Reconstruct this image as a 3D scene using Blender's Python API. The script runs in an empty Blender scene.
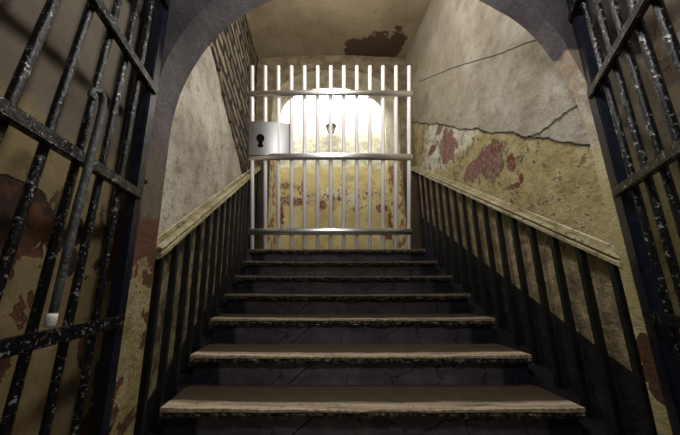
import bpy, bmesh, math, random
from mathutils import Vector, Matrix, noise as mnoise
random.seed(7)
C = bpy.context.scene.collection

# ------------------------------------------------------------------ camera model (camera at origin, floor below)
F = 285.0; PX0 = 313.0; PITCH = math.radians(13.2)
SP, CP = math.sin(PITCH), math.cos(PITCH)
H = 0.857                                      # camera height above the passage floor
def ray(px, py):
    u = (px-PX0)/F; v = (217.5-py)/F
    return Vector((u, CP - v*SP, SP + v*CP))
def onX(px, py, X): d = ray(px, py); return d*(X/d.x)
def onY(px, py, Y): d = ray(px, py); return d*(Y/d.y)

# ------------------------------------------------------------------ stair layout
T, R = 0.2803, 0.1552
Y0, Z0 = 1.538, -0.541                         # lowest visible nosing
N = 7                                          # nosings 0..6, the 7th is the landing
XL, XR = -0.712, 1.272
WL, WR = -0.80, 1.43                           # stairwell walls
SL = R/T
YB = 3.75                                      # far wall
YA0, YA1 = 1.17, 1.36                          # near arch wall, front and back
ZLAND = Z0 + 6*R
ZF = -H
def step_at(i):                                # nosing of step i (the lower steps are a little deeper)
    dy = {-1: -.06, 0: -.039, 1: -.024}.get(i, 0); return Y0+i*T+dy, Z0+i*R+dy*R/T
def nosing_z(y): return Z0 + (y-Y0)*SL

# ------------------------------------------------------------------ shader helper
class Mat:
    def __init__(s, name, coord='Object'):
        s.m = bpy.data.materials.new(name); s.m.use_nodes = True
        s.t = s.m.node_tree; s.t.nodes.clear()
        s.out = s.n('ShaderNodeOutputMaterial'); s.b = s.n('ShaderNodeBsdfPrincipled')
        s.l(s.b.outputs[0], s.out.inputs[0])
        s.co = s.n('ShaderNodeTexCoord').outputs[coord]
        s.x, s.y, s.z = s.sep(s.co)
    def n(s, ty): return s.t.nodes.new(ty)
    def l(s, a, b): s.t.links.new(a, b)
    def put(s, sock, v):
        if isinstance(v, bpy.types.NodeSocket): s.l(v, sock)
        elif isinstance(v, (tuple, list)) and len(v) == 3 and sock.type == 'RGBA': sock.default_value = (*v, 1)
        else: sock.default_value = v
    def sep(s, v):
        n = s.n('ShaderNodeSeparateXYZ'); s.l(v, n.inputs[0]); return n.outputs
    def comb(s, x, y, z):
        n = s.n('ShaderNodeCombineXYZ')
        for i, v in enumerate((x, y, z)): s.put(n.inputs[i], v)
        return n.outputs[0]
    def ma(s, op, a, b=0.0, c=0.0):
        n = s.n('ShaderNodeMath'); n.operation = op
        s.put(n.inputs[0], a); s.put(n.inputs[1], b)
        if op in ('MULTIPLY_ADD', 'SMOOTH_MIN', 'SMOOTH_MAX'): s.put(n.inputs[2], c)
        return n.outputs[0]
    def noise(s, scale, detail=4, rough=.6, dist=0, co=None):
        n = s.n('ShaderNodeTexNoise'); s.l(co or s.co, n.inputs['Vector'])
        n.inputs['Scale'].default_value = scale; n.inputs['Detail'].default_value = detail
        n.inputs['Roughness'].default_value = rough; n.inputs['Distortion'].default_value = dist
        return n.outputs[0]
    def vor(s, scale, feature='F1', co=None):
        n = s.n('ShaderNodeTexVoronoi'); n.feature = feature; s.l(co or s.co, n.inputs['Vector'])
        n.inputs['Scale'].default_value = scale
        return n.outputs['Distance']
    def step(s, v, lo, hi):                     # smooth 0..1 from lo to hi (either order)
        n = s.n('ShaderNodeMapRange'); n.interpolation_type = 'SMOOTHSTEP'
        inv = hi < lo
        s.put(n.inputs['Value'], v)
        n.inputs['From Min'].default_value = min(lo, hi); n.inputs['From Max'].default_value = max(lo, hi)
        n.inputs['To Min'].default_value = 1 if inv else 0; n.inputs['To Max'].default_value = 0 if inv else 1
        return n.outputs[0]
    def mix(s, f, a, b, mode='MIX'):
        n = s.n('ShaderNodeMix'); n.data_type = 'RGBA'; n.blend_type = mode
        s.put(n.inputs[0], f); s.put(n.inputs[6], a); s.put(n.inputs[7], b)
        return n.outputs[2]
    def ramp(s, f, *stops):
        n = s.n('ShaderNodeValToRGB'); s.l(f, n.inputs[0]); e = n.color_ramp.elements
        while len(e) < len(stops): e.new(.5)
        for i, (p, c) in enumerate(stops): e[i].position = p; e[i].color = (*c, 1)
        return n.outputs[0]
    def blob(s, a, b, ca, cb, ra, rb, nz, amp=1.0, soft=.04):
        da = s.ma('DIVIDE', s.ma('SUBTRACT', a, ca), ra); db = s.ma('DIVIDE', s.ma('SUBTRACT', b, cb), rb)
        r = s.ma('SQRT', s.ma('ADD', s.ma('MULTIPLY', da, da), s.ma('MULTIPLY', db, db)))
        r = s.ma('ADD', r, s.ma('MULTIPLY', s.ma('SUBTRACT', nz, .5), amp*2))
        return s.step(r, 1+soft, 1-soft)
    def seg(s, a, b, p, q, w, nz, amp=.02):     # a crack from p to q
        a = s.ma('ADD', a, s.ma('MULTIPLY', s.ma('SUBTRACT', nz, .5), amp)); b = s.ma('ADD', b, s.ma('MULTIPLY', s.ma('SUBTRACT', nz, .5), amp))
        dx, dy = q[0]-p[0], q[1]-p[1]; L2 = dx*dx+dy*dy
        t = s.ma('DIVIDE', s.ma('ADD', s.ma('MULTIPLY', s.ma('SUBTRACT', a, p[0]), dx), s.ma('MULTIPLY', s.ma('SUBTRACT', b, p[1]), dy)), L2)
        t = s.ma('MINIMUM', s.ma('MAXIMUM', t, 0.0), 1.0)
        ex = s.ma('SUBTRACT', a, s.ma('MULTIPLY_ADD', t, dx, p[0])); ey = s.ma('SUBTRACT', b, s.ma('MULTIPLY_ADD', t, dy, p[1]))
        d = s.ma('SQRT', s.ma('ADD', s.ma('MULTIPLY', ex, ex), s.ma('MULTIPLY', ey, ey)))
        return s.step(d, w, w*.35)
    def done(s, col, height=None, strength=.6, dist=.01, rough=.85, metal=0, spec=.3):
        s.put(s.b.inputs['Base Color'], col); s.put(s.b.inputs['Roughness'], rough); s.put(s.b.inputs['Metallic'], metal)
        s.b.inputs['Specular IOR Level'].default_value = spec
        if height is not None:
            n = s.n('ShaderNodeBump'); n.inputs['Strength'].default_value = strength; n.inputs['Distance'].default_value = dist
            s.l(height, n.inputs['Height']); s.l(n.outputs[0], s.b.inputs['Normal'])
        return s.m
    def rel(s, v, c, k=1.0): return s.ma('MULTIPLY', s.ma('SUBTRACT', v, c), k)

# ------------------------------------------------------------------ mesh helper
def obj(name, bm, mat, parent=None, smooth=False):
    me = bpy.data.meshes.new(name); bmesh.ops.recalc_face_normals(bm, faces=bm.faces)
    bm.to_mesh(me); bm.free()
    if smooth:
        for p in me.polygons: p.use_smooth = True
    o = bpy.data.objects.new(name, me); C.objects.link(o); me.materials.append(mat)
    if parent: o.parent = parent
    return o
def struct(name, bm, mat, smooth=False):
    o = obj(name, bm, mat, None, smooth); o['kind'] = 'structure'; return o
def thing(name, label, cat, loc=(0,0,0), group=None):
    o = bpy.data.objects.new(name, None); C.objects.link(o); o.location = loc
    o['label'] = label; o['category'] = cat; o.empty_display_size = .1
    if group: o['group'] = group
    return o
def box(bm, lo, hi, bev=0):
    r = bmesh.ops.create_cube(bm, size=1); vs = r['verts']
    for v in vs:
        v.co = Vector([(lo[i]+hi[i])/2 + v.co[i]*(hi[i]-lo[i]) for i in range(3)])
    if bev:
        es = list({e for v in vs for e in v.link_edges})
        bmesh.ops.bevel(bm, geom=es, offset=bev, segments=2, affect='EDGES')
    return bm
def tube(bm, pts, r, seg=12, cap=True, prof=None):
    """sweep a circle (or list of radii) along pts"""
    pts = [Vector(p) for p in pts]; rings = []
    up = None
    for i, p in enumerate(pts):
        d = (pts[min(i+1, len(pts)-1)] - pts[max(i-1, 0)]).normalized()
        if up is None: up = Vector((0,0,1)) if abs(d.z) < .9 else Vector((0,1,0))
        a = d.cross(up).normalized(); b = a.cross(d).normalized(); up = b
        rr = r[i] if isinstance(r, (list, tuple)) else r
        rings.append([bm.verts.new(p + (a*math.cos(2*math.pi*k/seg) + b*math.sin(2*math.pi*k/seg))*rr) for k in range(seg)])
    for i in range(len(rings)-1):
        for k in range(seg):
            bm.faces.new((rings[i][k], rings[i][(k+1)%seg], rings[i+1][(k+1)%seg], rings[i+1][k]))
    if cap: bm.faces.new(rings[0]); bm.faces.new(rings[-1])
    return bm
def sweep(bm, prof, p0, p1, nseg=1, wob=0):
    """extrude closed profile [(x,z)] along y-z line from p0 to p1 (profile offsets added in x and z)"""
    p0, p1 = Vector(p0), Vector(p1); rings = []
    for i in range(nseg+1):
        p = p0.lerp(p1, i/nseg)
        rings.append([bm.verts.new(p + Vector((a + wob*mnoise.noise((p.y*6, a*20, b*20)), 0, b + wob*mnoise.noise((p.y*6+9, a*20, b*20))))) for a, b in prof])
    n = len(prof)
    for i in range(nseg):
        for k in range(n): bm.faces.new((rings[i][k], rings[i][(k+1)%n], rings[i+1][(k+1)%n], rings[i+1][k]))
    bm.faces.new(rings[0]); bm.faces.new(rings[-1])
    return bm
def grid(bm, f, nu, nv):
    vs = [[bm.verts.new(f(i/nu, j/nv)) for j in range(nv+1)] for i in range(nu+1)]
    for i in range(nu):
        for j in range(nv): bm.faces.new((vs[i][j], vs[i+1][j], vs[i+1][j+1], vs[i][j+1]))
    return bm
def flake(p, s=3.0): return mnoise.fractal(Vector(p)*s, 1.0, 2.0, 4)

# ------------------------------------------------------------------ materials
def mat_wall_right():
    m = Mat('right_wall_paint'); Y, Z = m.y, m.z
    n1 = m.noise(2.2, 8, .65); n2 = m.noise(9, 6, .65); n3 = m.noise(45, 4, .7); n5 = m.noise(5, 3, .5)
    plaster = m.ramp(n1, (.32, (.21,.18,.13)), (.5, (.35,.315,.255)), (.66, (.47,.445,.39)))
    plaster = m.mix(m.ma('MULTIPLY', m.step(n2, .5, .75), .55), plaster, (.17,.14,.10))
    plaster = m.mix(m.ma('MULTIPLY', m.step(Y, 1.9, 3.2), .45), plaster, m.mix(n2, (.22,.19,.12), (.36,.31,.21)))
    plaster = m.mix(m.ma('MULTIPLY', m.step(n3, .62, .67), .6), plaster, (.12,.095,.065))
    yel = m.ramp(n2, (.28, (.22,.165,.07)), (.45, (.37,.30,.135)), (.6, (.45,.385,.20)), (.8, (.54,.48,.31)))
    white = m.ramp(n2, (.3, (.26,.2,.11)), (.45, (.55,.52,.42)), (.6, (.68,.66,.57)))
    wm = m.blob(Y, Z, 2.78, 1.6, .75, .36, n5, .5, .15)
    paint = m.mix(wm, yel, white)
    red = m.mix(n3, (.15,.05,.045), (.33,.17,.15)); deep = m.mix(n3, (.12,.025,.018), (.25,.08,.05))
    masks = []; nr = m.noise(11, 7, .75); nf = m.noise(34, 6, .75)
    for (px, py, ra, rb, c, amp) in ((440,128,.10,.06,red,.8), (447,147,.17,.19,red,1.0), (491,160,.14,.15,red,1.1), (474,170,.19,.08,red,1.1), (511,163,.04,.07,deep,.8), (495,148,.06,.05,deep,.8), (521,178,.02,.035,deep,.4), (432,150,.1,.05,deep,.9), (515,186,.05,.02,deep,.6)):
        p = onX(px, py, WR); k = m.blob(Y, Z, p.y, p.z, ra, rb, nr if ra > .07 else nf, amp)
        paint = m.mix(k, paint, c); masks.append(k)
    fv = m.noise(15, 6, .7); fl = m.step(fv, .555, .568); rim = m.ma('MULTIPLY', m.step(fv, .51, .545), m.ma('SUBTRACT', 1.0, fl))
    paint = m.mix(m.ma('MULTIPLY', rim, .45), paint, (.66,.60,.42))      # painted highlight round the flaked chips
    chipdark = m.mix(n3, (.06,.04,.02), (.17,.12,.06))
    paint = m.mix(m.ma('MULTIPLY', fl, .65), paint, chipdark)
    # paint line rising with the stair
    a = onX(417,122,WR); b = onX(530,137,WR); c = onX(600,148,WR)
    lz = m.ma('MULTIPLY_ADD', Y, (a.z-b.z)/(a.y-b.y), b.z - b.y*(a.z-b.z)/(a.y-b.y))
    h = m.ma('ADD', m.ma('SUBTRACT', Z, lz), m.ma('MULTIPLY', m.rel(n5, .5), .12))
    up = m.step(h, -.008, .008)
    col = m.mix(up, paint, plaster)
    edge = m.ma('MULTIPLY', m.step(h, -.03, -.006), m.step(h, .012, .0))
    col = m.mix(m.ma('MULTIPLY', edge, .8), col, (.07,.05,.035))
    # black painted dado parallel to the steps
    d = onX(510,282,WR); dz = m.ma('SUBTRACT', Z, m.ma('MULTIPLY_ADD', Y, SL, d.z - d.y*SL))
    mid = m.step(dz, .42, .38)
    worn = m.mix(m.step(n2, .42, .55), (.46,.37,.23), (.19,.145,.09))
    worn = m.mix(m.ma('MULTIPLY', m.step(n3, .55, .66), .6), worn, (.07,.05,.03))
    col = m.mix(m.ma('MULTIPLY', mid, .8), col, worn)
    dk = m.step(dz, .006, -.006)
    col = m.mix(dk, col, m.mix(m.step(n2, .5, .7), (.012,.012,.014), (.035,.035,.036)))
    # cracks
    cr = None
    for p, q, w in (((418,82),(455,67),.007),((455,67),(500,54),.006),((500,54),(540,38),.006),((528,137),(540,134),.012),((540,134),(556,120),.011),((556,120),(578,104),.010)):
        p = onX(*p, WR); q = onX(*q, WR); k = m.seg(Y, Z, (p.y,p.z), (q.y,q.z), w, n2, .06)
        cr = k if cr is None else m.ma('MAXIMUM', cr, k)
    col = m.mix(m.ma('MULTIPLY', cr, .85), col, (.06,.05,.04))
    hgt = m.ma('ADD', m.ma('MULTIPLY', n2, .5), m.ma('MULTIPLY', n3, .25))
    lo_ = m.ma('SUBTRACT', 1.0, up)
    for k in [m.ma('MULTIPLY', q, lo_) for q in masks + [fl]] + [cr]: hgt = m.ma('SUBTRACT', hgt, m.ma('MULTIPLY', k, .35))
    hgt = m.ma('SUBTRACT', hgt, m.ma('MULTIPLY', m.ma('SUBTRACT', 1.0, up), .2))
    return m.done(col, hgt, 1.0, .045)

def mat_plaster_left():
    m = Mat('left_wall_plaster')
    n1 = m.noise(1.8, 8, .65); n2 = m.noise(11, 6, .65); n3 = m.noise(50, 4, .7)
    col = m.ramp(n1, (.32, (.26,.23,.18)), (.5, (.46,.425,.355)), (.66, (.60,.57,.50)))
    col = m.mix(m.ma('MULTIPLY', m.step(n2, .5, .68), .7), col, (.19,.16,.115))
    col = m.mix(m.step(n3, .61, .66), col, (.09,.072,.052))
    d = onX(510,282,WR)
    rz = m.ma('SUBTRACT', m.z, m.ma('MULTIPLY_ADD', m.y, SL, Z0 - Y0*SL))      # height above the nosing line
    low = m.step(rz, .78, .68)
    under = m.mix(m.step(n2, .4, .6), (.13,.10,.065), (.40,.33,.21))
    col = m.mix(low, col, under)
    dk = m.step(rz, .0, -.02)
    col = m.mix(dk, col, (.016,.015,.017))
    hg = m.ma('ADD', m.ma('MULTIPLY', n2, .6), m.ma('MULTIPLY', n3, .5))
    return m.done(col, hg, .8, .02)

def mat_brick_left():
    m = Mat('left_wall_brick')
    th = math.radians(-11); c, s_ = math.cos(th), math.sin(th)
    a = m.ma('ADD', m.ma('MULTIPLY', m.y, c), m.ma('MULTIPLY', m.z, s_)); b = m.ma('SUBTRACT', m.ma('MULTIPLY', m.z, c), m.ma('MULTIPLY', m.y, s_))
    n2 = m.noise(9, 5, .6); n3 = m.noise(40, 4, .7)
    co = m.comb(m.ma('ADD', a, m.ma('MULTIPLY', m.rel(n2, .5), .16)), m.ma('ADD', b, m.ma('MULTIPLY', m.rel(n2, .5), .09)), 0.0)
    br = m.n('ShaderNodeTexBrick'); m.l(co, br.inputs['Vector'])
    for k, v in (('Scale',1.0),('Mortar Size',.034),('Mortar Smooth',.5),('Brick Width',.40),('Row Height',.125)): br.inputs[k].default_value = v
    br.inputs['Color1'].default_value = (.10,.08,.055,1); br.inputs['Color2'].default_value = (.26,.215,.155,1); br.inputs['Mortar'].default_value = (.012,.01,.008,1)
    col = m.mix(m.ma('MULTIPLY', m.step(n3, .5, .65), .6), br.outputs[0], (.05,.04,.03))
    h = m.ma('SUBTRACT', m.ma('MULTIPLY', n3, .3), br.outputs['Fac'])
    return m.done(col, h, 1.0, .04)

def mat_ceiling():
    m = Mat('ceiling_plaster')
    n1 = m.noise(1.6, 6, .6); n2 = m.noise(8, 6, .65); n3 = m.noise(40, 3, .7)
    col = m.ramp(n1, (.3, (.20,.155,.095)), (.55, (.30,.24,.155)), (.75, (.36,.30,.21)))
    col = m.mix(m.ma('MULTIPLY', m.step(n2, .58, .7), .4), col, (.14,.10,.06))
    for px, py, ra, rb in ((374,52,.30,.34), (354,50,.14,.2), (394,46,.13,.34)):
        p = ray(px, py); p = p*(3.44/p.z)
        col = m.mix(m.blob(m.x, m.y, p.x, p.y, ra, rb, n2, .8), col, m.mix(n3, (.05,.028,.018), (.10,.06,.038)))
    return m.done(col, m.ma('ADD', n2, m.ma('MULTIPLY', n3, .3)), .5, .02)

def mat_arch():
    m = Mat('arch_plaster'); X, Z = m.x, m.z
    n1 = m.noise(3, 7, .65); n2 = m.noise(10, 6, .65); n3 = m.noise(55, 4, .7); n5 = m.noise(5, 4, .6)
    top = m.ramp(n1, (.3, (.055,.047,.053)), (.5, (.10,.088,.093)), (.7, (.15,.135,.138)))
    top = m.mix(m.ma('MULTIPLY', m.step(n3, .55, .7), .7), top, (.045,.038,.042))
    # left jamb
    brown = m.mix(n2, (.10,.05,.028), (.19,.115,.07))
    cream = m.ramp(n2, (.3, (.17,.125,.055)), (.5, (.33,.27,.13)), (.7, (.43,.37,.21)))
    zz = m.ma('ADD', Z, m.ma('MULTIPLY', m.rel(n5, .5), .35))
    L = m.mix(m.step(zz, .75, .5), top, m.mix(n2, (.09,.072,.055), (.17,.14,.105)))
    redm = m.mix(n3, (.085,.034,.02), (.15,.07,.04))
    L = m.mix(m.step(zz, .30, .27), L, redm)
    pe = m.step(m.ma('ADD', zz, m.ma('MULTIPLY', m.rel(n2, .5), .5)), .06, .05)
    L = m.mix(pe, L, cream)
    chip = m.step(m.ma('ADD', m.noise(6, 5, .6, .4), m.ma('MULTIPLY', m.rel(n2, .5), .3)), .53, .545)
    L = m.mix(m.ma('MULTIPLY', chip, pe), L, m.mix(n3, (.06,.028,.016), (.15,.07,.035)))
    # right jamb: bare stone above, cream paint below
    br = m.n('ShaderNodeTexBrick'); m.l(m.comb(m.y, Z, 0.0), br.inputs['Vector'])
    for k, v in (('Scale',1.0),('Mortar Size',.012),('Mortar Smooth',.4),('Brick Width',.3),('Row Height',.17)): br.inputs[k].default_value = v
    br.inputs['Color1'].default_value = (.50,.43,.32,1); br.inputs['Color2'].default_value = (.26,.18,.12,1); br.inputs['Mortar'].default_value = (.34,.29,.22,1)
    stone = m.mix(m.step(n1, .48, .58), br.outputs[0], (.55,.51,.42))
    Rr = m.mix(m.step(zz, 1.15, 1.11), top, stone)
    cream2 = m.ramp(n1, (.3, (.34,.285,.125)), (.6, (.46,.40,.21)), (.75, (.53,.47,.29)))
    cream2 = m.mix(m.ma('MULTIPLY', m.step(n3, .64, .7), .6), cream2, (.12,.09,.04))
    Rr = m.mix(m.step(zz, .62, .60), Rr, cream2)
    bl = None
    for px, py, ra, rb in ((646,352,.03,.075), (653,376,.05,.035), (661,392,.04,.05)):
        p = onX(px, py, 1.365); k = m.blob(m.y, Z, p.y, p.z, ra, rb, n2, .45)
        Rr = m.mix(k, Rr, m.mix(n3, (.07,.03,.016), (.12,.06,.03))); bl = k if bl is None else m.ma('MAXIMUM', bl, k)
    col = m.mix(m.step(X, .3, .4), L, Rr)
    h = m.ma('ADD', m.ma('MULTIPLY', n2, .5), m.ma('MULTIPLY', n3, .35))
    h = m.ma('ADD', h, m.ma('MULTIPLY', m.ma('SUBTRACT', pe, m.ma('MULTIPLY', pe, chip)), .4)); h = m.ma('SUBTRACT', h, m.ma('MULTIPLY', bl, .3))
    return m.done(col, h, .8, .025)

def mat_passage(right):
    m = Mat('passage_wall_paint')
    n1 = m.noise(2.4, 7, .65); n2 = m.noise(10, 6, .65); n3 = m.noise(50, 4, .7); n5 = m.noise(4.2, 5, .6, .5)
    if right:
        br = m.n('ShaderNodeTexBrick'); m.l(m.comb(m.ma('ADD', m.y, m.x), m.z, 0.0), br.inputs['Vector'])
        for k, v in (('Scale',1.0),('Mortar Size',.012),('Mortar Smooth',.5),('Brick Width',.3),('Row Height',.15)): br.inputs[k].default_value = v
        br.inputs['Color1'].default_value = (.33,.28,.2,1); br.inputs['Color2'].default_value = (.17,.115,.075,1); br.inputs['Mortar'].default_value = (.2,.17,.12,1)
        up = m.mix(m.step(n1, .5, .62), br.outputs[0], (.36,.33,.27))
        cr = m.ramp(n2, (.3, (.2,.16,.07)), (.5, (.37,.31,.15)), (.7, (.45,.39,.23)))
        zz = m.ma('ADD', m.z, m.ma('MULTIPLY', m.rel(n5, .5), .3))
        chip = m.step(m.ma('ADD', n5, m.ma('MULTIPLY', m.rel(n2, .5), .3)), .58, .595)
        cr = m.mix(chip, cr, m.mix(n3, (.1,.045,.025), (.19,.085,.045)))
        col = m.mix(m.step(zz, .62, .58), up, cr)
    else:
        up = m.ramp(n1, (.3, (.105,.083,.062)), (.5, (.17,.14,.105)), (.7, (.22,.19,.15)))
        cr = m.ramp(n1, (.3, (.165,.115,.05)), (.5, (.26,.195,.095)), (.7, (.33,.265,.15)))
        zz = m.ma('ADD', m.z, m.ma('MULTIPLY', m.rel(n5, .5), .5))
        col = m.mix(m.step(zz, .60, .5), up, cr)
        chip = m.step(m.ma('ADD', n5, m.ma('MULTIPLY', m.rel(n2, .5), .35)), .545, .56)
        chip = m.ma('MULTIPLY', chip, m.step(m.z, .42, .2))
        p = onX(12,205,-.86); big = m.blob(m.y, m.z, p.y, p.z-.02, .12, .1, n2, .45)
        chip = m.ma('MAXIMUM', chip, big)
        for px, py, ra, rb in ((57,240,.03,.05),(78,232,.03,.05),(85,350,.035,.06),(72,262,.02,.05)):
            p = onX(px, py, -.86); chip = m.ma('MAXIMUM', chip, m.blob(m.y, m.z, p.y, p.z, ra, rb, n2, .5))
        col = m.mix(chip, col, m.mix(m.step(n2, .45, .6), (.035,.022,.018), (.12,.045,.022)))
        col = m.mix(m.ma('MULTIPLY', m.step(n3, .66, .7), .8), col, (.05,.035,.02))
    h = m.ma('SUBTRACT', m.ma('MULTIPLY', n2, .4), m.ma('MULTIPLY', chip, .4))
    return m.done(col, h, .9, .025)

def mat_back_wall():
    m = Mat('far_wall_plaster')
    n2 = m.noise(8, 6, .65); n3 = m.noise(40, 4, .7)
    col = m.ramp(n2, (.3, (.11,.08,.05)), (.5, (.26,.205,.13)), (.7, (.38,.33,.24)))
    col = m.mix(m.step(m.z, 2.0, 1.3), col, m.mix(n2, (.05,.035,.02), (.14,.10,.06)))
    rv = m.step(m.y, YB+.02, YB+.05)
    low = m.mix(m.step(n2, .42, .52), (.22,.10,.04), m.mix(n3, (.4,.33,.16), (.55,.48,.28)))
    col = m.mix(rv, col, m.mix(m.step(m.z, 1.9, 1.7), m.ramp(n2, (.3, (.30,.25,.17)), (.6, (.55,.5,.4))), low))  # reveal painted paler to carry the light of the back room
    return m.done(col, m.ma('ADD', n2, n3), .6, .02)

def mat_room_back():
    m = Mat('back_room_paint'); X, Z = m.x, m.z
    n1 = m.noise(2.4, 6, .6); n2 = m.noise(9, 6, .65); n3 = m.noise(30, 4, .7); n5 = m.noise(5, 4, .6)
    white = m.ramp(n2, (.3, (.62,.6,.5)), (.5, (.82,.81,.76)), (.75, (.88,.88,.86)))
    grub = m.ramp(n2, (.3, (.26,.25,.15)), (.5, (.50,.49,.38)), (.7, (.68,.67,.57)))
    yel = m.ramp(n1, (.3, (.36,.28,.11)), (.5, (.50,.42,.20)), (.7, (.58,.51,.30)))
    yel = m.mix(m.ma('MULTIPLY', m.step(n2, .58, .68), .5), yel, (.33,.27,.13))
    zz = m.ma('ADD', Z, m.ma('MULTIPLY', m.rel(n5, .5), .3))
    col = m.mix(m.step(zz, 2.95, 2.7), white, grub)
    col = m.mix(m.step(zz, 2.18, 2.08), col, yel)
    npt = m.noise(20, 7, .75)
    for px, py, ra, rb, c in ((287,186,.16,.06,0),(296,202,.2,.07,1),(304,186,.05,.12,1),(322,205,.07,.09,1),(330,195,.11,.13,2),(352,198,.08,.14,2),(349,178,.12,.08,3),(382,208,.1,.08,1),(393,220,.09,.2,1),(388,236,.1,.06,1),(281,216,.05,.2,1),(332,208,.04,.05,1),(356,210,.05,.04,1)):
        p = onY(px, py, 4.95); k = m.blob(X, Z, p.x, p.z, ra, rb, npt, 2.2)
        cc = [(.13,.08,.035), (.12,.04,.022), (.36,.33,.28), (.24,.21,.11)][c]
        col = m.mix(k, col, m.mix(n3, cc, tuple(min(1, v*1.9) for v in cc)))
    zc = onY(331, 197, 4.95).z
    band = m.step(m.ma('SUBTRACT', m.ma('ADD', npt, m.ma('MULTIPLY', m.rel(n5, .5), .5)), m.ma('MULTIPLY', m.ma('ABSOLUTE', m.ma('SUBTRACT', Z, zc)), .35)), .50, .53)
    col = m.mix(band, col, m.ramp(m.noise(16, 4, .6), (.38, (.07,.04,.025)), (.47, (.17,.055,.03)), (.55, (.40,.37,.31)), (.66, (.24,.2,.09))))
    # bead line and the sooty skirting
    p = onY(331,120,4.95).z
    col = m.mix(m.ma('MULTIPLY', m.step(m.ma('ABSOLUTE', m.ma('SUBTRACT', Z, p)), .02, .008), .5), col, (.35,.33,.3))
    return m.done(col, m.ma('ADD', n2, n3), .5, .02)

def mat_tread(k=1.0):
    m = Mat('worn_tread')
    sc = m.n('ShaderNodeMapping'); m.l(m.co, sc.inputs[0]); sc.inputs['Scale'].default_value = (.55, 7, 3)
    n1 = m.noise(4, 7, .65, .3, sc.outputs[0]); n2 = m.noise(30, 5, .7); n3 = m.noise(12, 5, .6)
    col = m.ramp(n1, (.34, (.06,.045,.03)), (.43, (.34,.28,.19)), (.56, (.56,.49,.36)), (.7, (.70,.63,.48)))
    col = m.mix(m.ma('MULTIPLY', m.step(n2, .58, .66), .7), col, (.03,.022,.016))
    # worn light towards the front edge, with corner shade painted in at the back
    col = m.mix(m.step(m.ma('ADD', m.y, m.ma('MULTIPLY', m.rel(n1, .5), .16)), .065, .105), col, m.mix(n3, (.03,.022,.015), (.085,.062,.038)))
    col = m.mix(m.ma('MULTIPLY', m.step(m.y, .016, .006), .7), col, m.mix(m.step(n2, .4, .6), (.62,.55,.42), (.26,.21,.14)))
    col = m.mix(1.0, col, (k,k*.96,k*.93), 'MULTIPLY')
    return m.done(col, m.ma('ADD', n1, m.ma('MULTIPLY', n2, .5)), .7, .015, .7)
def mat_nosing(k=1.0):
    m = Mat('crumbled_nosing')
    n2 = m.noise(38, 4, .7); n3 = m.vor(42)
    col = m.ramp(n2, (.35, (.02,.014,.012)), (.5, (.13,.09,.07)), (.62, (.48,.37,.27)))
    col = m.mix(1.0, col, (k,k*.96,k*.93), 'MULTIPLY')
    return m.done(col, m.ma('ADD', n2, n3), 1.0, .03, .8)
def mat_riser(k=1.0):
    m = Mat('dark_riser')
    n1 = m.noise(3, 7, .65, .3); n2 = m.noise(14, 6, .65); vo = m.vor(3.2, 'DISTANCE_TO_EDGE', m.comb(m.ma('ADD', m.x, m.ma('MULTIPLY', n2, .25)), m.y, m.ma('ADD', m.z, m.ma('MULTIPLY', n2, .2))))
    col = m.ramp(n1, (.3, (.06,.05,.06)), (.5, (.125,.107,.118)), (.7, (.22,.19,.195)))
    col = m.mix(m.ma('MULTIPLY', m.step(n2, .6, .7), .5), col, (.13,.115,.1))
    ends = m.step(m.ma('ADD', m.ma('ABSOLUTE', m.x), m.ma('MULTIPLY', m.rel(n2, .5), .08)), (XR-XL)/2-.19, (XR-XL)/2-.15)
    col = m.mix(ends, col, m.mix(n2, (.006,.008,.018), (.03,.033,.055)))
    cr = m.step(vo, .012, .003)
    col = m.mix(m.ma('MULTIPLY', cr, .85), col, (.01,.008,.008))
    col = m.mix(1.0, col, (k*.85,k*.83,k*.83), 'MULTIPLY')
    return m.done(col, m.ma('SUBTRACT', n2, cr), .6, .015, .75)
def simple(name, c1, c2, scale, rough=.5, metal=0, bump=.4, dist=.005, spec=.5, r2=None):
    m = Mat(name); n = m.noise(scale, 5, .65); n2 = m.noise(scale*4, 3, .7)
    rg = rough if r2 is None else m.ma('MULTIPLY_ADD', n2, r2-rough, rough)
    return m.done(m.mix(m.step(n, .35, .65), c1, c2), m.ma('ADD', n, m.ma('MULTIPLY', n2, .6)), bump, dist, rg, metal, spec)
def mat_iron():
    m = Mat('glint_flecked_black_iron'); n = m.noise(26, 5, .65); n2 = m.noise(110, 3, .7); n4 = m.noise(75, 3, .75)
    glint = m.step(m.ma('ADD', n4, m.ma('MULTIPLY', m.rel(n, .5), .3)), .60, .64)
    col = m.mix(m.step(n, .35, .65), (.0015,.0018,.0028), (.005,.0055,.008))
    col = m.mix(glint, col, (.42,.42,.43))  # pale flecks painted in as glints on the lumpy black paint
    return m.done(col, m.ma('ADD', n, m.ma('MULTIPLY', n2, .5)), .8, .006, m.mix(glint, (.28,.28,.28), (.35,.35,.35)), m.ma('MULTIPLY', glint, .5), .4)
def mat_rail():
    m = Mat('cream_rail_paint'); n1 = m.noise(7, 6, .65); n2 = m.noise(35, 4, .7)
    col = m.ramp(n1, (.32, (.17,.13,.06)), (.5, (.40,.35,.20)), (.68, (.55,.51,.37)))
    col = m.mix(m.step(n2, .57, .62), col, (.06,.048,.03))
    return m.done(col, m.ma('ADD', n1, n2), .5, .01, .35, 0, .5)

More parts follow.
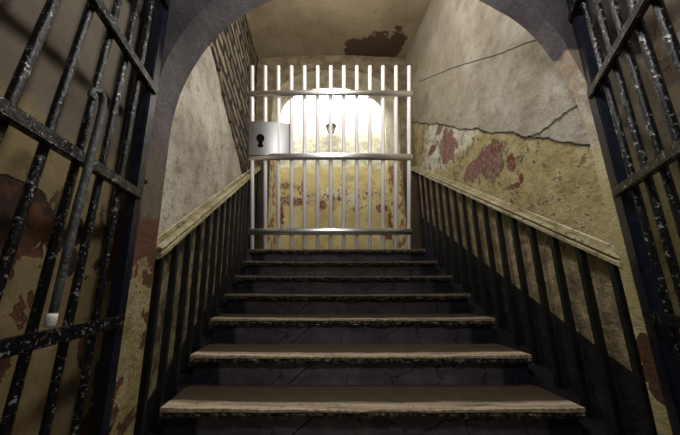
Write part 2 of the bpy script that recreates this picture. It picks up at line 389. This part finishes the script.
M = dict(
    wr=mat_wall_right(), pl=mat_plaster_left(), bl=mat_brick_left(), ce=mat_ceiling(), arch=mat_arch(),
    pal=mat_passage(False), par=mat_passage(True), back=mat_back_wall(), room=mat_room_back(),
    tread=mat_tread(), nose=mat_nosing(), riser=mat_riser(), rail=mat_rail(),
    tread2=mat_tread(.34), nose2=mat_nosing(.34), riser2=mat_riser(.42), tread1=mat_tread(.7), nose1=mat_nosing(.6), riser1=mat_riser(.75),  # upper-step copies: colour darkened to stand in for dim light there
    dark=simple('black_stringer', (.005,.005,.006), (.016,.014,.015), 8, .85, 0, .5, .01, .15),
    floor=simple('stone_floor', (.05,.045,.04), (.11,.10,.09), 5, .8, 0, .6, .01),
    iron=mat_iron(),
    post=simple('dark_blue_iron', (.003,.0042,.011), (.008,.011,.024), 25, .3, 0, .5, .004, .35, .4),
    bal=simple('baluster_iron', (.004,.0038,.004), (.013,.012,.011), 20, .45, 0, .6, .006),
    latch=simple('bare_grey_iron', (.05,.055,.057), (.11,.115,.115), 30, .45, .3, .7, .006),
    white=simple('white_paint_tip', (.75,.75,.72), (.85,.85,.82), 60, .6, 0, .6, .004),
    rust=simple('rusty_iron', (.07,.04,.02), (.14,.08,.04), 30, .7, .2, .7, .006),
    steel=simple('polished_steel_bar', (.93,.93,.93), (.95,.95,.95), 3, .28, .1, 0, .001, .6),
    cross=simple('brushed_steel_band', (.70,.70,.70), (.74,.74,.74), 3, .24, 1.0, 0, .001),
    plate=simple('grey_lock_plate', (.36,.36,.36), (.38,.38,.38), 2, .36, 1.0, 0, .001),
    black=simple('black_void', (.003,.003,.003), (.005,.005,.005), 3, .9, 0, 0, .001, .1),
    lfr=simple('lantern_iron', (.02,.022,.028), (.04,.042,.05), 12, .5, .2, .2, .003),
    pipe=simple('old_conduit', (.12,.095,.065), (.28,.235,.17), 14, .6, 0, .7, .006),
)
g = Mat('lantern_glass'); g.b.inputs['Transmission Weight'].default_value = .85; g.b.inputs['Alpha'].default_value = .75
M['glass'] = g.done((.8,.84,.86), None, rough=.1)

# ------------------------------------------------------------------ setting: stairwell shell
def wob(x, y, z, a): return a*flake((x, y, z), 1.7)
def wallX(name, X, y0, y1, z0, z1, mat, thick, amp=.012, nu=60, nv=60):
    """wall in the plane x = X with an uneven inner face; `thick` is signed outward"""
    bm = bmesh.new()
    def f(u, v):
        y = y0+(y1-y0)*u; z = z0+(z1-z0)*v
        return (X + math.copysign(1, thick)*abs(wob(X, y, z, amp)), y, z)
    grid(bm, f, nu, nv)
    box(bm, (min(X+thick*.3, X+thick), y0, z0), (max(X+thick*.3, X+thick), y1, z1))
    return struct(name, bm, mat, False)
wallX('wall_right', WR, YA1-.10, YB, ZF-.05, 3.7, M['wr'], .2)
# left: brick core, thick plaster skin below a broken diagonal edge
wallX('wall_left_upper', WL-.045, YA1-.02, YB, ZF-.05, 3.7, M['bl'], -.2, .02)
edge = [onX(*p, WL) for p in ((196,38),(211,48),(217,70),(222,95),(229,122),(236,148),(243,175),(249,200))]
def edge_z(y):
    if y <= edge[0].y: return edge[0].z + .35*(edge[0].y-y)
    for a, b in zip(edge, edge[1:]):
        if a.y <= y <= b.y: return a.z+(b.z-a.z)*(y-a.y)/(b.y-a.y)
    return max(ZLAND+.4, edge[-1].z - .5*(y-edge[-1].y))
bm = bmesh.new()
NU, NV = 80, 40
def fp(u, v, dx=0):
    y = YA1-.02+(YB-YA1+.02)*u; zt = edge_z(y)+.025*flake((y*4, 0, 0), 2); z = ZF+.02+(zt-ZF-.02)*v
    x = WL - abs(wob(WL, y, z, .01)) if dx == 0 else WL-.04
    return (x, y, z)
grid(bm, fp, NU, NV)
top = [[bm.verts.new(fp(i/NU, 1, k)) for k in (0, 1)] for i in range(NU+1)]
for i in range(NU): bm.faces.new((top[i][0], top[i+1][0], top[i+1][1], top[i][1]))
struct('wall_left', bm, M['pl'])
# ceiling: shallow vault
bm = bmesh.new()
cx = (WL+WR)/2
def fc(u, v):
    x = WL-.1+(WR-WL+.2)*u; y = YA1-.02+(YB-YA1+.2)*v; k = (x-cx)/((WR-WL)/2+.1)
    return (x, y, 3.06+.085*(y-0) + .10*math.sqrt(max(0, 1-k*k)) + wob(x, y, 3, .012))
grid(bm, fc, 40, 40)
box(bm, (WL-.2, YA1, 3.66), (WR+.2, YB+.2, 3.8))
struct('ceiling', bm, M['ce'], True)

# arch wall with an opening described by profile (x,z) points
def profile(x0, x1, zs, za, z0, n=40, e=2.0):
    c, h = (x0+x1)/2, (x1-x0)/2
    pts = [(x0, z0), (x0, z0+(zs-z0)*.33), (x0, z0+(zs-z0)*.66)]
    for i in range(n+1):
        a = math.pi - math.pi*i/n; ca, sa = math.cos(a), math.sin(a)
        pts.append((c + h*math.copysign(abs(ca)**(2/e), ca), zs + (za-zs)*abs(sa)**(2/e)))
    pts += [(x1, z0+(zs-z0)*.66), (x1, z0+(zs-z0)*.33), (x1, z0)]
    return pts
def arch_wall(name, near, far, ya, yb, ox0, ox1, oz, mat, nd=10, amp=.012, skew=(0, 0)):
    """wall slab from ya to yb, opening profile near at ya, far at yb, outer edge ox0..ox1, top oz"""
    bm = bmesh.new(); n = len(near); rings = []
    for k in range(nd+1):
        t = k/nd; y = ya+(yb-ya)*t; r = []; sk = skew[0]+(skew[1]-skew[0])*t; ky = lambda x: y - sk*(x-near[0][0])
        for i, ((xa, za), (xb, zb)) in enumerate(zip(near, far)):
            x, z = xa+(xb-xa)*t, za+(zb-za)*t
            w = wob(x*2, y*2, z*2, amp)
            r.append(bm.verts.new((x+w, ky(x), z+w)))
        rings.append(r)
    for k in range(nd):
        for i in range(n-1): bm.faces.new((rings[k][i], rings[k][i+1], rings[k+1][i+1], rings[k+1][i]))
    c = (near[0][0]+near[-1][0])/2
    for ring, y, sk in ((rings[0], ya, skew[0]), (rings[-1], yb, skew[1])):
        outs = []
        for i in range(n):
            x, z = ring[i].co.x, ring[i].co.z
            if i <= 3: q = (ox0, z)
            elif i >= n-4: q = (ox1, z)
            else:
                t = (i-3)/(n-7)
                if t < .25: q = (ox0, near[3][1]+(oz-near[3][1])*t/.25)
                elif t > .75: q = (ox1, near[3][1]+(oz-near[3][1])*(1-t)/.25)
                else: q = (ox0+(ox1-ox0)*(t-.25)/.5, oz)
            outs.append(bm.verts.new((q[0], y - sk*(q[0]-near[0][0]), q[1])))
        for i in range(n-1):
            prev = (ring[i], ring[i+1]); m_ = [None, None]
            bm.faces.new((ring[i], ring[i+1], outs[i+1], outs[i]))
    return struct(name, bm, mat, False)
near = profile(-.752, 1.365, .70, 1.735, ZF, 48, 2.3)
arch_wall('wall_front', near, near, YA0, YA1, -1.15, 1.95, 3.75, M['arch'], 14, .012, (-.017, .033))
fn = profile(-.62, 1.265, 2.55, 3.25, ZLAND, 40, 2.3); ff = profile(-.545, 1.17, 2.55, 3.2, ZLAND, 40, 2.3)
arch_wall('wall_back', fn, ff, YB, YB+.4, -1.3, 2.0, 3.75, M['back'], 8)
# lower passage (where the camera stands)
YP = -1.6
wallX('wall_passage_left', -.86, YP, YA0+.01, ZF-.05, 2.3, M['pal'], -.15, .01)
wallX('wall_passage_right', 1.66, YP, YA0+.05, ZF-.05, 2.3, M['par'], .15, .01)
bm = bmesh.new(); box(bm, (-1.0, YP, ZF-.12), (1.8, Y0-T, ZF)); struct('floor', bm, M['floor'])
bm = bmesh.new(); box(bm, (-1.0, YP, 2.25), (1.8, YA0, 2.4)); struct('ceiling_passage', bm, M['arch'])
# landing and bright room beyond the far arch
bm = bmesh.new(); box(bm, (WL-.1, Y0+6*T+.04, ZLAND-.2), (WR+.1, YB+.0, ZLAND)); box(bm, (-1.3, YB, ZLAND-.2), (2.0, 5.1, ZLAND-.002))
struct('floor_landing', bm, M['riser'])
bm = bmesh.new()
grid(bm, lambda u, v: (-1.3+3.3*u, 4.95+abs(wob(u*3, 5, v*3, .015)), ZLAND-.1+3.6*v), 40, 40)
box(bm, (-1.3, 5.0, ZLAND-.1), (2.0, 5.1, 3.95)); struct('wall_room_back', bm, M['room'])
bm = bmesh.new(); box(bm, (-1.4, YB+.4, ZLAND-.1), (-1.3, 5.1, 3.95)); struct('wall_room_left', bm, M['room'])
bm = bmesh.new(); box(bm, (2.0, YB+.4, ZLAND-.1), (2.1, 5.1, 3.95)); struct('wall_room_right', bm, M['room'])
bm = bmesh.new(); box(bm, (-1.4, YB+.2, 3.9), (2.1, 5.1, 4.0)); struct('ceiling_room', bm, M['room'])
bm = bmesh.new(); box(bm, (-1.28, 4.90, ZLAND), (1.98, 4.945, ZLAND+.16), .008); struct('baseboard_back', bm, M['dark'])

# ------------------------------------------------------------------ staircase
st = thing('staircase', 'worn stone staircase with pale trodden edges rising between two railings to the steel gate', 'stairs', ((XL+XR)/2, Y0, ZF))
base = Vector(st.location)
def tread_bm(i):
    bm = bmesh.new(); rnd = i*3.7; nx = 70; dep = T+.035
    def pt(u, w, top):
        x = XL-.0+(XR-XL)*u - base.x
        sag = .010*math.sin(math.pi*u)                       # trodden hollow
        yf = .008*mnoise.noise((x*5, rnd, 0)) + .006*mnoise.noise((x*17, rnd, 3))
        z = (0 - sag*(1-w)**.5 + .004*mnoise.noise((x*9, rnd, w*3)))
        return Vector((x, yf + (dep-yf)*w, z if top else -.018 + .0*z))
    rows = [0, .06, .2, .45, .75, 1]
    tp = [[bm.verts.new(pt(a/nx, w, True)) for w in rows] for a in range(nx+1)]
    bt = [[bm.verts.new(pt(a/nx, w, False)) for w in (0, 1)] for a in range(nx+1)]
    for a in range(nx):
        for k in range(len(rows)-1): bm.faces.new((tp[a][k], tp[a+1][k], tp[a+1][k+1], tp[a][k+1]))
        bm.faces.new((tp[a][0], tp[a+1][0], bt[a+1][0], bt[a][0])); bm.faces.new((bt[a][0], bt[a+1][0], bt[a+1][1], bt[a][1]))
        bm.faces.new((tp[a][-1], tp[a+1][-1], bt[a+1][1], bt[a][1]))
    for a in (0, nx): bm.faces.new(tp[a] + [bt[a][1], bt[a][0]])
    return bm
def nosing_bm(i):
    bm = bmesh.new(); nx = 160; rnd = i*5.3
    ring = []
    for a in range(nx+1):
        x = XL+(XR-XL)*a/nx - base.x
        j = lambda s: .006*mnoise.noise((x*40, rnd, s)) + .006*mnoise.noise((x*13, rnd, s+9))
        ring.append([bm.verts.new(Vector(p)) for p in ((x, .006+j(1), -.0185), (x, .004+j(2), -.032+j(5)*.4), (x, .014+j(3), -.047+j(4)), (x, .06, -.047), (x, .06, -.0185))])
    for a in range(nx):
        for k in range(5): bm.faces.new((ring[a][k], ring[a][(k+1)%5], ring[a+1][(k+1)%5], ring[a+1][k]))
    bm.faces.new(ring[0]); bm.faces.new(ring[-1])
    return bm
for i in range(-1, N):
    y, z = step_at(i); zr = z - step_at(i-1)[1]; y -= base.y; z -= base.z
    q = '' if i < 2 else '1' if i == 2 else '2'  # higher steps take the copies with shade painted in
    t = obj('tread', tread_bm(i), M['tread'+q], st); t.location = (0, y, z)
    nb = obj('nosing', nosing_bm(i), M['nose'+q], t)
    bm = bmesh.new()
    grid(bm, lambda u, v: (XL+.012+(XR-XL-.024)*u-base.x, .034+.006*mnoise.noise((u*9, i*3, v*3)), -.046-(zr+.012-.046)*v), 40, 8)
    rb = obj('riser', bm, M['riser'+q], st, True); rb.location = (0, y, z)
for x0, x1 in ((WL+.004, XL), (XR, WR-.004)):
    bm = bmesh.new(); ya, yb = YA1+.004, YB-.005
    prof = [(x0-base.x, 0), (x1-base.x, 0)]
    vs = []
    for y in (ya, yb):
        zt = 0
        vs.append((y, zt))
    ym = Y0+6*T+.05
    pts = [(ya, ZF), (ya, nosing_z(ya)-.15), (ym, nosing_z(ym)-.15), (yb, nosing_z(ym)-.15), (yb, ZF)]
    a = [bm.verts.new((x0-base.x, y-base.y, z-base.z)) for y, z in pts]; b = [bm.verts.new((x1-base.x, y-base.y, z-base.z)) for y, z in pts]
    bm.faces.new(a); bm.faces.new(b)
    for k in range(5): bm.faces.new((a[k], a[(k+1)%5], b[(k+1)%5], b[k]))
    obj('stringer', bm, M['dark'], st)

# ------------------------------------------------------------------ stair railings
def railing(side, label):
    X = -.757 if side < 0 else 1.386
    p0 = onX(155, 258, -.757) if side < 0 else onX(612, 262, 1.386)
    p1 = onX(262, 166.5, -.757) if side < 0 else onX(412, 170, 1.386)
    s = (p1.z-p0.z)/(p1.y-p0.y)
    rz = lambda y: p0.z + s*(y-p0.y)             # underside of the handrail
    ya, yb = (YA1+.005 if side < 0 else YA1-.085), YB-.02
    o = thing('stair_railing', label, 'railing', (X, ya, nosing_z(ya)-.15), 'painted railings beside the stairs')
    B = Vector(o.location)
    # moulded handrail: lower board, groove, rounded cap against the wall
    k = -side                                    # towards the stair
    w = .034 if side < 0 else .026; wall = (WL+.004 if side < 0 else WR-.006) - X
    prof = [(k*w*.6, 0), (k*w, .004), (k*w, .024), (k*w*.9, .027), (k*w*.2, .028), (k*w*.2, .038), (k*w*.85, .039), (k*w, .045), (k*w*.9, .053), (k*w*.5, .058), (k*.004, .060), (k*.002, .040), (k*-.013, .040), (k*-.015, .062), (k*-.024, .062), (k*-.026, .046), (wall, .046), (wall, 0)]
    bm = bmesh.new(); sweep(bm, prof, (0, 0, rz(ya)-B.z), (0, yb-ya, rz(yb)-B.z), 40, .0025)
    obj('handrail', bm, M['rail'], o)
    bm = bmesh.new(); pr2 = [(wall, -.012), (wall-side*.011, -.012), (wall-side*.011, .008), (wall-side*.005, .016), (wall, .016)]
    sweep(bm, [(a, b+.061) for a, b in pr2], (0, 0, rz(ya)-B.z), (0, yb-ya, rz(yb)-B.z), 40, .0015)
    obj('wall_moulding', bm, M['rail'], o)
    y = 1.42 if side < 0 else 1.33
    while y < yb-.03:
        zb = (nosing_z(min(y, Y0+6*T+.05))-.152); zt = rz(y)+.012
        bm = bmesh.new(); hw = .0155
        box(bm, (-hw, y-B.y-hw, zb-B.z), (hw, y-B.y+hw, zt-B.z), .003)
        obj('baluster', bm, M['bal'], o)
        y += .149
    return o
railing(-1, 'cream handrail on black square balusters along the left plaster wall')
railing(1, 'cream handrail on black square balusters along the right peeling wall')

# ------------------------------------------------------------------ old iron gates, folded back
def iron_gate(name, label, hinge, dirv, bars, rails, sheark, post_w, latch=False):
    z0, z1 = ZF+.03, 1.72
    o = thing(name, label, 'gate', (hinge[0], hinge[1], z0), 'black iron gates')
    d = Vector((dirv[0], dirv[1], 0)).normalized()            # from the hinge towards the free end
    nrm = Vector((-d.y, d.x, 0));
    if nrm.x*hinge[0] > 0: nrm = -nrm                          # side facing the middle of the passage
    L = bars[-1]+.115
    def P(t, z, off=0): return d*t + Vector((0,0,z-z0)) + nrm*off
    def post(t, w, nm, mat):
        bm = bmesh.new(); box(bm, (-w/2, -.02, 0), (w/2, .02, z1-z0), .005)
        bmesh.ops.transform(bm, matrix=Matrix.Rotation(math.atan2(d.y, d.x), 4, 'Z'), verts=bm.verts)
        bmesh.ops.translate(bm, vec=d*t, verts=bm.verts); return obj(nm, bm, mat, o)
    hp = post(0, post_w, 'hinge_post', M['post'])
    post(L, .05, 'free_post', M['post'])
    for i, z in enumerate(rails):
        bm = bmesh.new(); hx = L
        box(bm, (0, -.012, -.020), (hx, .012, .020), .004)
        bmesh.ops.transform(bm, matrix=Matrix.Rotation(math.atan2(d.y, d.x), 4, 'Z'), verts=bm.verts)
        bmesh.ops.translate(bm, vec=P(0, z, .022), verts=bm.verts); obj('rail', bm, M['iron'], o)
    for t in bars:
        bm = bmesh.new(); zc = .35; sh = sheark*t
        lo, hi = rails[0]-.06, rails[-1]+.06
        pts = [P(t - sh*(z-zc), z, .0) for z in [lo+(hi-lo)*i/30 for i in range(31)]]
        tube(bm, pts, [.0122+.0010*mnoise.noise((t*50, i*.9, 0)) for i in range(31)], 12)
        obj('bar', bm, M['iron'], o, True)
    for z in (.45, -.5):
        bm = bmesh.new(); tube(bm, [Vector((0,0,z-z0))-d*(post_w/2+.045) , Vector((0,0,z-z0))+d*0], .014, 10); obj('hinge', bm, M['rust'], o, True)
    return o, P, d, nrm
lg, P, d, nr = iron_gate('iron_gate', 'black iron gate folded back on the left, grey latch bar hanging on it', (-.742, 1.13), (.109, -1), [.115*k for k in range(1, 9)], (-.62, -.134, .36, .853, 1.33), .20, .062)
# latch bar hanging in front of the left gate
bm = bmesh.new()
hk = []
for px, py, r in ((93,100,.008),(90,95,.010),(93,90,.012),(100,91,.013),(103,98,.014),(102,110,.0145),(98,128,.015),(92,150,.015),(85,180,.015),(78,205,.015),(70,240,.015),(62,275,.014),(55,305,.013),(52,316,.012)):
    dd = ray(px, py); q = Vector((-.742, 1.13, 0)); n3 = Vector((nr.x, nr.y, 0)); o3 = q + n3*.055
    s = o3.dot(n3)/dd.dot(n3); hk.append((dd*s, r))
lb = Vector(lg.location)
tube(bm, [p-lb for p, r in hk], [r*.74 for p, r in hk], 10)
la = obj('latch_bar', bm, M['latch'], lg, True)
bm = bmesh.new(); a, b = hk[-1][0]-lb, hk[-2][0]-lb; dv = (a-b).normalized()
tube(bm, [a-dv*.006, a+dv*.004, a+dv*.022, a+dv*.028], [.0110,.0120,.0115,.007], 10)
wt = obj('latch_tip', bm, M['white'], la, True); wt['label'] = 'white painted latch tip'
rg, *_ = iron_gate('iron_gate', 'black iron gate standing open on the right, hinged to the cream jamb', (1.348, 1.185), (-.50, -.866), [.108*k+.01 for k in range(1, 7)], (-.62, -.122, .39, .88, 1.33), .02, .085)

# ------------------------------------------------------------------ bright steel gate across the head of the stairs
bp = ray(331, 249); bp = bp*(3.255/bp.y)
depth = bp.y*CP + bp.z*SP; S = depth/F
sg = thing('barred_gate', 'bright steel prison gate with lock plate standing at the head of the stairs', 'gate', bp)
sg.rotation_euler = (PITCH, 0, 0)
G = lambda px, py, off=0: Vector(((px-331)*S, off, (249-py)*S))
for k in range(13):
    px = 252.3+13.06*k; bm = bmesh.new()
    tube(bm, [G(px, 249, 0), G(px, 248.7, 0), G(px, 160, 0), G(px, 66.6, 0), G(px, 66, 0)], [.019, .0215, .0215, .0215, .019], 20)
    obj('bar', bm, M['steel'], sg, True)
for py, hgt in ((94.5, 5.5), (157.5, 6.5), (231.5, 6.5)):
    bm = bmesh.new(); n = 40; rows = []
    for i in range(n+1):
        px = 249+163*i/n; u = (i/n-.5)*2
        yo = -.03 - .034*(1-u*u)                   # the band bows out in the middle, with a rounded face
        r = []
        for q in range(7):
            w_ = q/6*2-1; g_ = G(px, py-hgt/2*w_); r.append(bm.verts.new(Vector((g_.x, yo + .010*w_*w_, g_.z))))
        for w_ in (1, -1):
            g_ = G(px, py-hgt/2*w_); r.append(bm.verts.new(Vector((g_.x, yo+.022, g_.z))))
        rows.append(r)
    for i in range(n):
        for k in range(9): bm.faces.new((rows[i][k], rows[i][(k+1)%9], rows[i+1][(k+1)%9], rows[i+1][k]))
    bm.faces.new(rows[0]); bm.faces.new(rows[-1])
    obj('crossbar', bm, M['cross'], sg)
bm = bmesh.new(); a, b = G(250, 156), G(292, 123); n = 16; rows = []
for i in range(n+1):                              # plate curls back towards its right edge
    t = i/n; x = a.x+(b.x-a.x)*t; y = -.058 + .085*t**2
    rows.append([bm.verts.new((x, y, a.z)), bm.verts.new((x, y, b.z)), bm.verts.new((x, y+.012, b.z)), bm.verts.new((x, y+.012, a.z))])
for i in range(n):
    for k in range(4): bm.faces.new((rows[i][k], rows[i][(k+1)%4], rows[i+1][(k+1)%4], rows[i+1][k]))
bm.faces.new(rows[0]); bm.faces.new(rows[-1])
pl = obj('lock_plate', bm, M['plate'], sg)
bm = bmesh.new(); c = G(261.3, 139.5); n = 24
outl = []
r1 = 4.0*S; r2 = 2.9*S
for i in range(n+1):
    t = math.radians(-60) + math.radians(300)*i/n; outl.append((c.x + r1*math.cos(t), c.z + r1*math.sin(t)))
zb = c.z-9.0*S
outl += [(c.x-1.9*S, zb+3.5*S)] + [(c.x-r2*math.cos(math.pi*i/10), zb+1.5*S-1.5*S*math.sin(math.pi*i/10)) for i in range(11)] + [(c.x+1.9*S, zb+3.5*S)]
va = [bm.verts.new((x, -.061, z)) for x, z in outl]; vb = [bm.verts.new((x, -.050, z)) for x, z in outl]
bm.faces.new(va); bm.faces.new(vb)
for i in range(len(va)): bm.faces.new((va[i], va[(i+1)%len(va)], vb[(i+1)%len(va)], vb[i]))
kh = obj('keyhole', bm, M['black'], pl); kh['label'] = 'black keyhole'

# ------------------------------------------------------------------ lantern on the wall beyond the arch
lp = onY(331, 129, 4.80); k = 4.80/280*1.1
ln = thing('wall_lantern', 'small dark tapered lantern on the white wall beyond the arch', 'lantern', lp)
def frust(bm, z0, r0, z1, r1, n=6):
    a = [bm.verts.new((r0*math.cos(2*math.pi*i/n), r0*math.sin(2*math.pi*i/n), z0)) for i in range(n)]
    b = [bm.verts.new((r1*math.cos(2*math.pi*i/n), r1*math.sin(2*math.pi*i/n), z1)) for i in range(n)]
    for i in range(n): bm.faces.new((a[i], a[(i+1)%n], b[(i+1)%n], b[i]))
    bm.faces.new(a); bm.faces.new(b)
bm = bmesh.new(); frust(bm, -.085, .042, .055, .085); obj('glass', bm, M['glass'], ln)
bm = bmesh.new(); frust(bm, .055, .105, .075, .10); frust(bm, .075, .095, .125, .035); frust(bm, .125, .02, .15, .012); obj('cap', bm, M['lfr'], ln)
bm = bmesh.new(); frust(bm, -.105, .03, -.085, .05); frust(bm, -.125, .012, -.105, .02)
for i in range(6):
    t = 2*math.pi*i/6; tube(bm, [(.044*math.cos(t), .044*math.sin(t), -.085), (.09*math.cos(t), .09*math.sin(t), .056)], .009, 6)
obj('cage', bm, M['lfr'], ln)
bm = bmesh.new(); tube(bm, [(0, .145, -.02), (0, .1, -.10), (0, .04, -.13), (0, 0, -.122)], .012, 8); box(bm, (-.03, .14, -.08), (.03, .17, .04), .004); obj('bracket', bm, M['lfr'], ln)

# ------------------------------------------------------------------ conduit along the broken plaster edge
cp = thing('conduit', 'thin old conduit clipped along the broken edge of the left plaster, below the bricks', 'pipe', edge[1] + Vector((.014, 0, 0)))
bm = bmesh.new(); cl = Vector(cp.location)
pts = [Vector((WL+.010+.004*math.sin(i), p.y, p.z+.012)) - cl for i, p in enumerate(edge[1:7])]
tube(bm, pts, .011, 10); obj('pipe', bm, M['pipe'], cp, True)
for i in (1, 2, 3, 4):
    bm = bmesh.new(); q = pts[i]; dv = (pts[i+1]-pts[i-1]).normalized()
    tube(bm, [q-dv*.014, q+dv*.014], .019, 10); obj('clip', bm, M['rust'], cp, True)

# ------------------------------------------------------------------ light
def area(name, loc, target, size, power, col=(1,1,1)):
    l = bpy.data.lights.new(name, 'AREA'); l.shape = 'RECTANGLE'; l.size, l.size_y = size; l.energy = power; l.color = col
    o = bpy.data.objects.new(name, l); C.objects.link(o); o.location = loc
    o.rotation_euler = (Vector(target)-Vector(loc)).to_track_quat('-Z', 'Y').to_euler(); return o
def point_fill(name, loc, r, power, col=(1,1,1)):  # added fill lamp with no fixture
    l = bpy.data.lights.new(name, 'POINT'); l.shadow_soft_size = r; l.energy = power; l.color = col
    o = bpy.data.objects.new(name, l); C.objects.link(o); o.location = loc; return o
area('room_light', (.35, 4.35, 3.78), (.35, 4.95, 2.6), (1.6, .3), 70, (1,.98,.94))
point_fill('stairwell_fill', (.3, 1.85, 2.6), .2, 68, (1,.95,.87))  # unseen lamp added to lift the ceiling and upper walls
point_fill('passage_fill', (.35, .55, 1.5), .10, 38, (1,.97,.94))  # unseen lamp added to brighten the gates and passage walls
point_fill('arch_glint_fill', (.32, 1.25, 1.62), .05, 7, (1,.97,.93))  # unseen lamp added for glints on the iron gates
w = bpy.data.worlds.new('world'); bpy.context.scene.world = w; w.use_nodes = True
w.node_tree.nodes['Background'].inputs[0].default_value = (.9,.95,1,1); w.node_tree.nodes['Background'].inputs[1].default_value = .14

# ------------------------------------------------------------------ camera, then lift everything so the floor is at z = 0
cd = bpy.data.cameras.new('camera'); cam = bpy.data.objects.new('camera', cd); C.objects.link(cam)
cd.sensor_width = 36; cd.lens = F*36/680; cd.shift_x = (340-PX0)/680; cd.clip_start = .02
cam.rotation_euler = (math.pi/2 + PITCH, 0, 0)
bpy.context.scene.camera = cam
for o in list(C.objects):
    if o.parent is None: o.location.z += H
vs = bpy.context.scene.view_settings
vs.view_transform = 'Standard'; vs.look = 'None'; vs.exposure = 0
